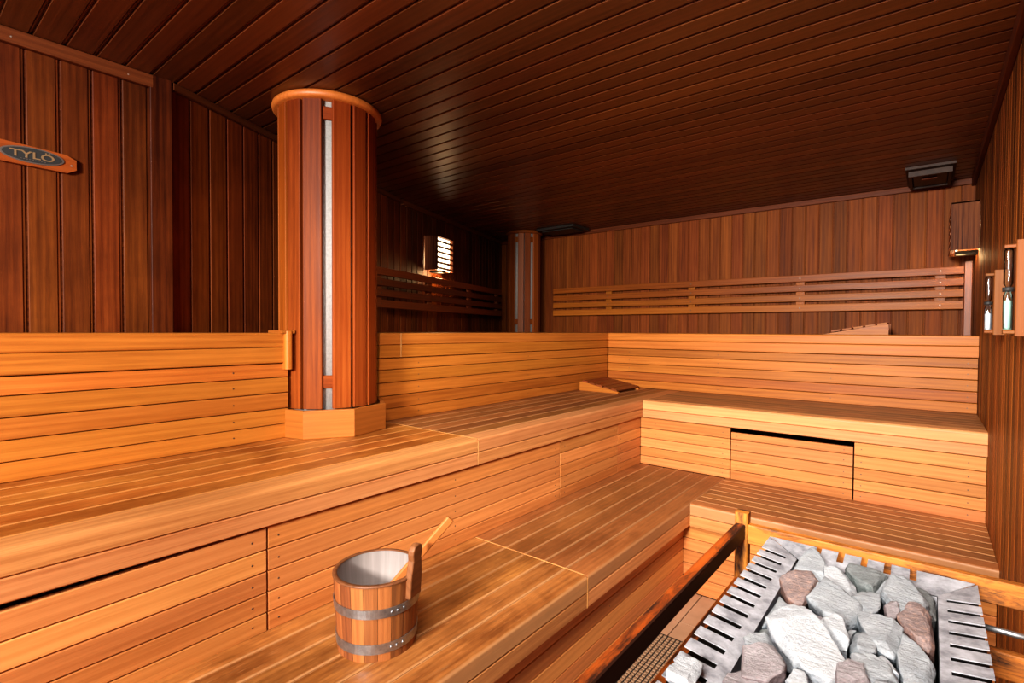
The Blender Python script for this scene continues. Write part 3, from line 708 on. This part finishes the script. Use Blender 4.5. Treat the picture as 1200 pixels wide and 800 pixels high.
# guard rail
gr = thing('guard_rail', 'scorched orange wooden guard rail around the stone heater', 'railing', (-.42, 1.60, ZF))
m = MB(); m.board((-.436, 1.588, ZF), UP, DX, DY, -.528 - ZF, .036, .034, .003); m.build('post', M['railo'], gr)
m = MB(); m.board((-.436, .44, ZF), UP, DX, DY, -.528 - ZF, .036, .034, .003); m.build('post', M['railo'], gr)
m = MB(); m.board((-.434, .475, -.604), DY, UP, DX, 1.587 - .475, .044, .027, .003); m.build('side_rail', M['rail'], gr)
m = MB(); m.board((-.434, .475, -.765), DY, UP, DX, 1.587 - .475, .045, .030, .003); m.build('side_rail', M['rail'], gr)
m = MB(); m.board((-.399, 1.588, -.615), DX, UP, DY, XR - .009 + .399, .055, .026, .003); m.build('back_rail', M['railo'], gr)
m = MB(); m.board((-.399, 1.590, -.780), DX, UP, DY, XR - .009 + .399, .060, .026, .003); m.build('back_rail', M['railo'], gr)

# ------------------------------------------------------------------ stones
def stone(label, pts, mat, zt, seed, thick=.07, group=None, tilt=(0, 0), shr=.86, up_=.010):
    r = random.Random(seed); c = V((sum(p[0] for p in pts) / len(pts), sum(p[1] for p in pts) / len(pts), 0))
    o2 = c + V((r.uniform(-.12, .12) * .1, r.uniform(-.12, .12) * .1, 0))
    bm = bmesh.new()
    def zz(p): return tilt[0] * (p[0] - c.x) + tilt[1] * (p[1] - c.y)
    for p in pts:
        q = V((p[0], p[1], 0)); e = q - c
        bm.verts.new(c + e * .99 + UP * (zt - up_ * r.uniform(.5, 1.1) + zz(q)))
        s = shr * r.uniform(.82, 1.12); qq = o2 + e * s
        bm.verts.new(qq + UP * (zt + up_ * .5 * r.uniform(.2, 1) + zz(qq)))
        qq = c + e * r.uniform(.85, .98); bm.verts.new(qq + UP * (zt - thick * r.uniform(.4, .6) + zz(q) * .5))
        qq = c + e * r.uniform(.35, .6); bm.verts.new(qq + UP * (zt - thick))
    res = bmesh.ops.convex_hull(bm, input=bm.verts)
    junk = [g for g in res['geom_interior'] if isinstance(g, bmesh.types.BMVert)]
    bmesh.ops.delete(bm, geom=[v for v in junk if v.is_valid], context='VERTS')
    bmesh.ops.delete(bm, geom=[v for v in bm.verts if not v.link_faces], context='VERTS')
    bmesh.ops.dissolve_limit(bm, angle_limit=math.radians(9), verts=bm.verts, edges=bm.edges)
    bmesh.ops.bevel(bm, geom=list(bm.edges), offset=.0016, segments=1, affect='EDGES', clamp_overlap=True)
    bmesh.ops.triangulate(bm, faces=bm.faces)
    for _ in range(2):
        long_ = [e for e in bm.edges if e.calc_length() > .008]
        if long_: bmesh.ops.subdivide_edges(bm, edges=long_, cuts=1); bmesh.ops.triangulate(bm, faces=[f for f in bm.faces if len(f.verts) > 3])
    bm.normal_update()
    so = V((seed * 3.1, seed * 1.7, 0))
    for v in bm.verts:
        n = noise.noise(v.co * 26 + so) * .0026 + noise.noise(v.co * 75 + so) * .0024 + noise.noise(v.co * 190 + so) * .0009
        v.co += v.normal * n
    bmesh.ops.recalc_face_normals(bm, faces=bm.faces)
    for f in bm.faces: f.smooth = True
    me = bpy.data.meshes.new('heater_stone'); lo = min(v.co.z for v in bm.verts); org = V((c.x, c.y, lo))
    bmesh.ops.translate(bm, verts=bm.verts, vec=-org); bm.to_mesh(me); bm.free(); me.materials.append(M[mat])
    try: me.set_sharp_from_angle(angle=math.radians(22))
    except Exception: pass
    o = bpy.data.objects.new('heater_stone', me); col.objects.link(o); o.location = org
    return tag(o, label, 'stone', group)
STONES = [
('grey wedge-shaped stone in the far left corner of the heater', 'rock', -.556, (.0, .1), [(-0.245,1.340),(-0.241,1.429),(-0.225,1.500),(-0.201,1.484),(-0.181,1.422),(-0.173,1.357),(-0.203,1.354)]),
('red-brown streaked stone beside the left slotted rim, near the far end', 'rockr', -.552, (.1, .1), [(-0.252,1.280),(-0.247,1.303),(-0.235,1.344),(-0.200,1.348),(-0.179,1.311),(-0.188,1.247),(-0.188,1.185),(-0.200,1.175),(-0.223,1.207)]),
('flat grey stone touching the left rim, just nearer than the red-brown one', 'rock', -.566, (.1, 0), [(-0.245,1.080),(-0.247,1.169),(-0.245,1.238),(-0.222,1.202),(-0.199,1.147),(-0.196,1.130),(-0.214,1.102)]),
('pale stone between the far left wedge and the rounded dark one', 'rockw', -.562, (0, .1), [(-0.181,1.422),(-0.150,1.428),(-0.117,1.373),(-0.109,1.323),(-0.128,1.296),(-0.168,1.331)]),
('rounded dark grey stone against the middle of the back rim', 'rockd', -.550, (.1, .1), [(-0.148,1.440),(-0.142,1.456),(-0.125,1.456),(-0.095,1.452),(-0.062,1.435),(-0.074,1.397),(-0.082,1.345),(-0.117,1.373),(-0.140,1.410)]),
('broad light grey slab in the upper middle of the heap', 'rock', -.550, (-.1, .1), [(-0.191,1.213),(-0.169,1.325),(-0.128,1.296),(-0.092,1.254),(-0.089,1.210),(-0.112,1.160),(-0.140,1.158),(-0.154,1.165)]),
('pale angular stone right of the broad slab', 'rock', -.556, (.15, .0), [(-0.128,1.301),(-0.100,1.352),(-0.077,1.328),(-0.068,1.273),(-0.077,1.228),(-0.090,1.204),(-0.108,1.271)]),
('big smooth grey stone near the right end of the back rim', 'rock', -.546, (-.1, .1), [(-0.070,1.323),(-0.071,1.343),(-0.053,1.414),(-0.033,1.448),(-0.007,1.407),(0.010,1.358),(0.010,1.300),(0.000,1.320),(-0.025,1.290),(-0.034,1.264),(-0.048,1.300)]),
('dark layered stone in the far right corner of the heater', 'rockd', -.566, (-.2, .0), [(-0.032,1.452),(0.003,1.452),(0.020,1.430),(0.020,1.328),(0.016,1.296),(0.006,1.355),(-0.014,1.412)]),
('small grey stone wedged behind the big smooth one', 'rock', -.560, (0, .1), [(-0.081,1.368),(-0.061,1.431),(-0.040,1.449),(-0.059,1.386),(-0.071,1.338)]),
('small dusky pink stone left of the speckled brown one', 'rockp', -.548, (.2, .1), [(-0.062,1.279),(-0.052,1.312),(-0.041,1.296),(-0.034,1.264),(-0.041,1.213),(-0.058,1.226)]),
('speckled red-brown stone against the right slotted rim', 'rockr', -.548, (-.1, .05), [(-0.036,1.235),(-0.019,1.305),(0.000,1.320),(0.013,1.293),(0.020,1.231),(0.019,1.183),(0.010,1.156),(-0.007,1.161),(-0.027,1.196)]),
('largest white stone, in the middle of the heater nearest the viewer', 'rockw', -.540, (-.05, .15), [(-0.235,1.062),(-0.226,1.092),(-0.201,1.127),(-0.178,1.136),(-0.153,1.105),(-0.130,1.060),(-0.100,1.022),(-0.095,0.969),(-0.115,0.945),(-0.160,0.958),(-0.191,0.988),(-0.219,1.026)]),
('smooth white stone right above the largest white one', 'rockw', -.548, (.1, .1), [(-0.158,1.118),(-0.152,1.148),(-0.137,1.165),(-0.119,1.149),(-0.105,1.104),(-0.101,1.069),(-0.119,1.069),(-0.141,1.090)]),
('small rounded grey stone in the centre of the heap', 'rock', -.552, (0, 0), [(-0.102,1.091),(-0.096,1.143),(-0.082,1.163),(-0.071,1.124),(-0.068,1.075),(-0.079,1.058),(-0.095,1.067)]),
('angular grey stone left of and below the speckled brown one', 'rock', -.548, (.1, .05), [(-0.097,1.189),(-0.082,1.210),(-0.051,1.214),(-0.028,1.199),(-0.027,1.144),(-0.036,1.093),(-0.050,1.089),(-0.068,1.103),(-0.074,1.145)]),
('pinkish stone tucked under the near edge of the broad slab', 'rockp', -.566, (.1, 0), [(-0.202,1.163),(-0.183,1.189),(-0.153,1.157),(-0.156,1.128),(-0.176,1.128)]),
('light grey stone beside the left rim, left of the largest white one', 'rock', -.556, (.1, 0), [(-0.245,0.985),(-0.237,1.025),(-0.214,1.032),(-0.193,0.986),(-0.217,0.974),(-0.235,0.966)]),
('pinkish grey stone beside the left rim at the bottom of the frame', 'rockp', -.546, (.1, .1), [(-0.245,0.956),(-0.218,0.980),(-0.199,0.981),(-0.174,0.940),(-0.171,0.917),(-0.189,0.878),(-0.229,0.870)]),
('grey stone beside the right rim, nearer than the speckled brown one', 'rock', -.556, (-.1, .1), [(-0.035,1.088),(-0.025,1.170),(0.002,1.139),(0.018,1.114),(0.018,1.051),(-0.020,1.011)]),
('grey stone low in the middle, nearer than the small rounded one', 'rock', -.552, (0, .1), [(-0.094,1.046),(-0.066,1.069),(-0.037,1.052),(-0.025,1.018),(-0.059,0.973),(-0.088,0.998)]),
('pink stone at the bottom edge of the photo, middle of the heater', 'rockp', -.546, (0, .1), [(-0.112,0.965),(-0.113,0.996),(-0.096,1.017),(-0.073,1.016),(-0.062,0.976),(-0.102,0.926)]),
('small dark greenish stone in the gap by the left rim', 'rockd', -.572, (.1, 0), [(-0.246,1.019),(-0.245,1.075),(-0.228,1.086),(-0.213,1.047),(-0.218,1.022)]),
('small pale stone low between the two grey ones on the right', 'rockw', -.556, (.0, 0), [(-0.066,1.069),(-0.053,1.087),(-0.032,1.063),(-0.027,1.041),(-0.040,1.050)]),
('white stone at the bottom edge, right of the pinkish grey one', 'rockw', -.556, (.0, .1), [(-0.170,0.906),(-0.167,0.946),(-0.146,0.944),(-0.134,0.918),(-0.155,0.882)]),
('tiny grey stone squeezed in just above the small rounded one', 'rock', -.562, (0, 0), [(-0.111,1.139),(-0.104,1.166),(-0.092,1.168),(-0.096,1.143),(-0.102,1.106)]),
('grey stone at the bottom right edge of the photo, beside the right rim', 'rock', -.550, (-.1, 0), [(-.05, .93), (-.055, .985), (-.02, 1.0), (.018, .985), (.018, .92), (-.02, .89)]),
('whitish chip of stone lying on top of the left slotted rim', 'rockw', -.552, (0, 0), [(-0.318,0.785),(-0.316,0.858),(-0.281,0.862),(-0.271,0.786)]),
]
for i, (lab, mt, zt, tl, pts) in enumerate(STONES):
    if i == len(STONES) - 1: stone(lab, pts, mt, -.547, 40 + i, .022, 'heater stones', shr=.8, up_=.006)
    else: stone(lab, pts, mt, zt, 40 + i, .07, 'heater stones', tl)
fr_ = random.Random(11)
gy = .64
while gy < 1.45:
    gx = IX0 + .035
    while gx < IX1 - .02:
        cx, cy, R_ = gx + fr_.uniform(-.008, .008), gy + fr_.uniform(-.01, .01), fr_.uniform(.026, .036); n = 7
        pts = [(min(max(cx + R_ * fr_.uniform(.75, 1.1) * math.cos(2*PI*k/n), IX0 + .006), IX1 - .006), min(cy + R_ * 1.25 * fr_.uniform(.8, 1.1) * math.sin(2*PI*k/n), IY1 - .008)) for k in range(n)]
        top = gy < .90
        stone('small grey stone in the lower layer, mostly hidden under the bigger ones', pts, fr_.choice(['rock', 'rockd', 'rock', 'rockp']), -.556 if top else fr_.uniform(-.630, -.615), fr_.randint(100, 999), .05, 'lower layer of heater stones')
        gx += .062
    gy += .075

# ------------------------------------------------------------------ light
def area(name, loc, target, size, sy, e, colr, spread=180):
    l = bpy.data.lights.new(name, 'AREA'); l.energy = e; l.color = colr; l.shape = 'RECTANGLE'; l.size = size; l.size_y = sy; l.spread = math.radians(spread)
    o = bpy.data.objects.new(name, l); col.objects.link(o); o.location = V(loc)
    o.rotation_euler = (V(target) - V(loc)).to_track_quat('-Z', 'Y').to_euler()
area('key_light', (-.30, -2.5, .80), (-1.4, 1.8, -.4), .5, .4, KEY, (1, .94, .86))
area('fill_light', (-.2, -1.6, .5), (-.6, 2.5, -.5), 1.0, .8, FILL, (1, .93, .85))
area('ceiling_fill', (-.5, .35, .92), (-.9, 2.9, -.6), .8, .6, TOP, (1, .93, .85), 100)
area('heater_light', (.0, -.3, .7), (-.1, 1.2, -.56), .25, .25, HEAT, (.96, .98, 1))
w = bpy.data.worlds.new('World'); bpy.context.scene.world = w; w.use_nodes = True
w.node_tree.nodes['Background'].inputs[0].default_value = (1, .8, .6, 1); w.node_tree.nodes['Background'].inputs[1].default_value = .02

# ------------------------------------------------------------------ camera
cam = bpy.data.cameras.new('camera'); co = bpy.data.objects.new('camera', cam); col.objects.link(co); bpy.context.scene.camera = co
cam.sensor_width = 36; cam.lens = 605.756 / 1200 * 36; cam.clip_start = .02
F = V((-0.62787937, 0.7780218, -0.02120338)); R_ = V((0.77811506, 0.62809933, 0.00530938)); U = V((-0.01744865, 0.01316502, 0.99976108))
mt = Matrix((R_, U, -F)).transposed().to_4x4(); co.matrix_world = mt
for o in list(bpy.data.objects):
    if o.parent is None: o.location.z += ZO
sc = bpy.context.scene
sc.view_settings.view_transform = VT; sc.view_settings.look = LOOK; sc.view_settings.exposure = EXPO; sc.view_settings.gamma = 1
sc.cycles.max_bounces = 8; sc.cycles.diffuse_bounces = 5; sc.cycles.caustics_reflective = False; sc.cycles.caustics_refractive = False
sc.cycles.sample_clamp_indirect = 4; sc.cycles.use_denoising = True
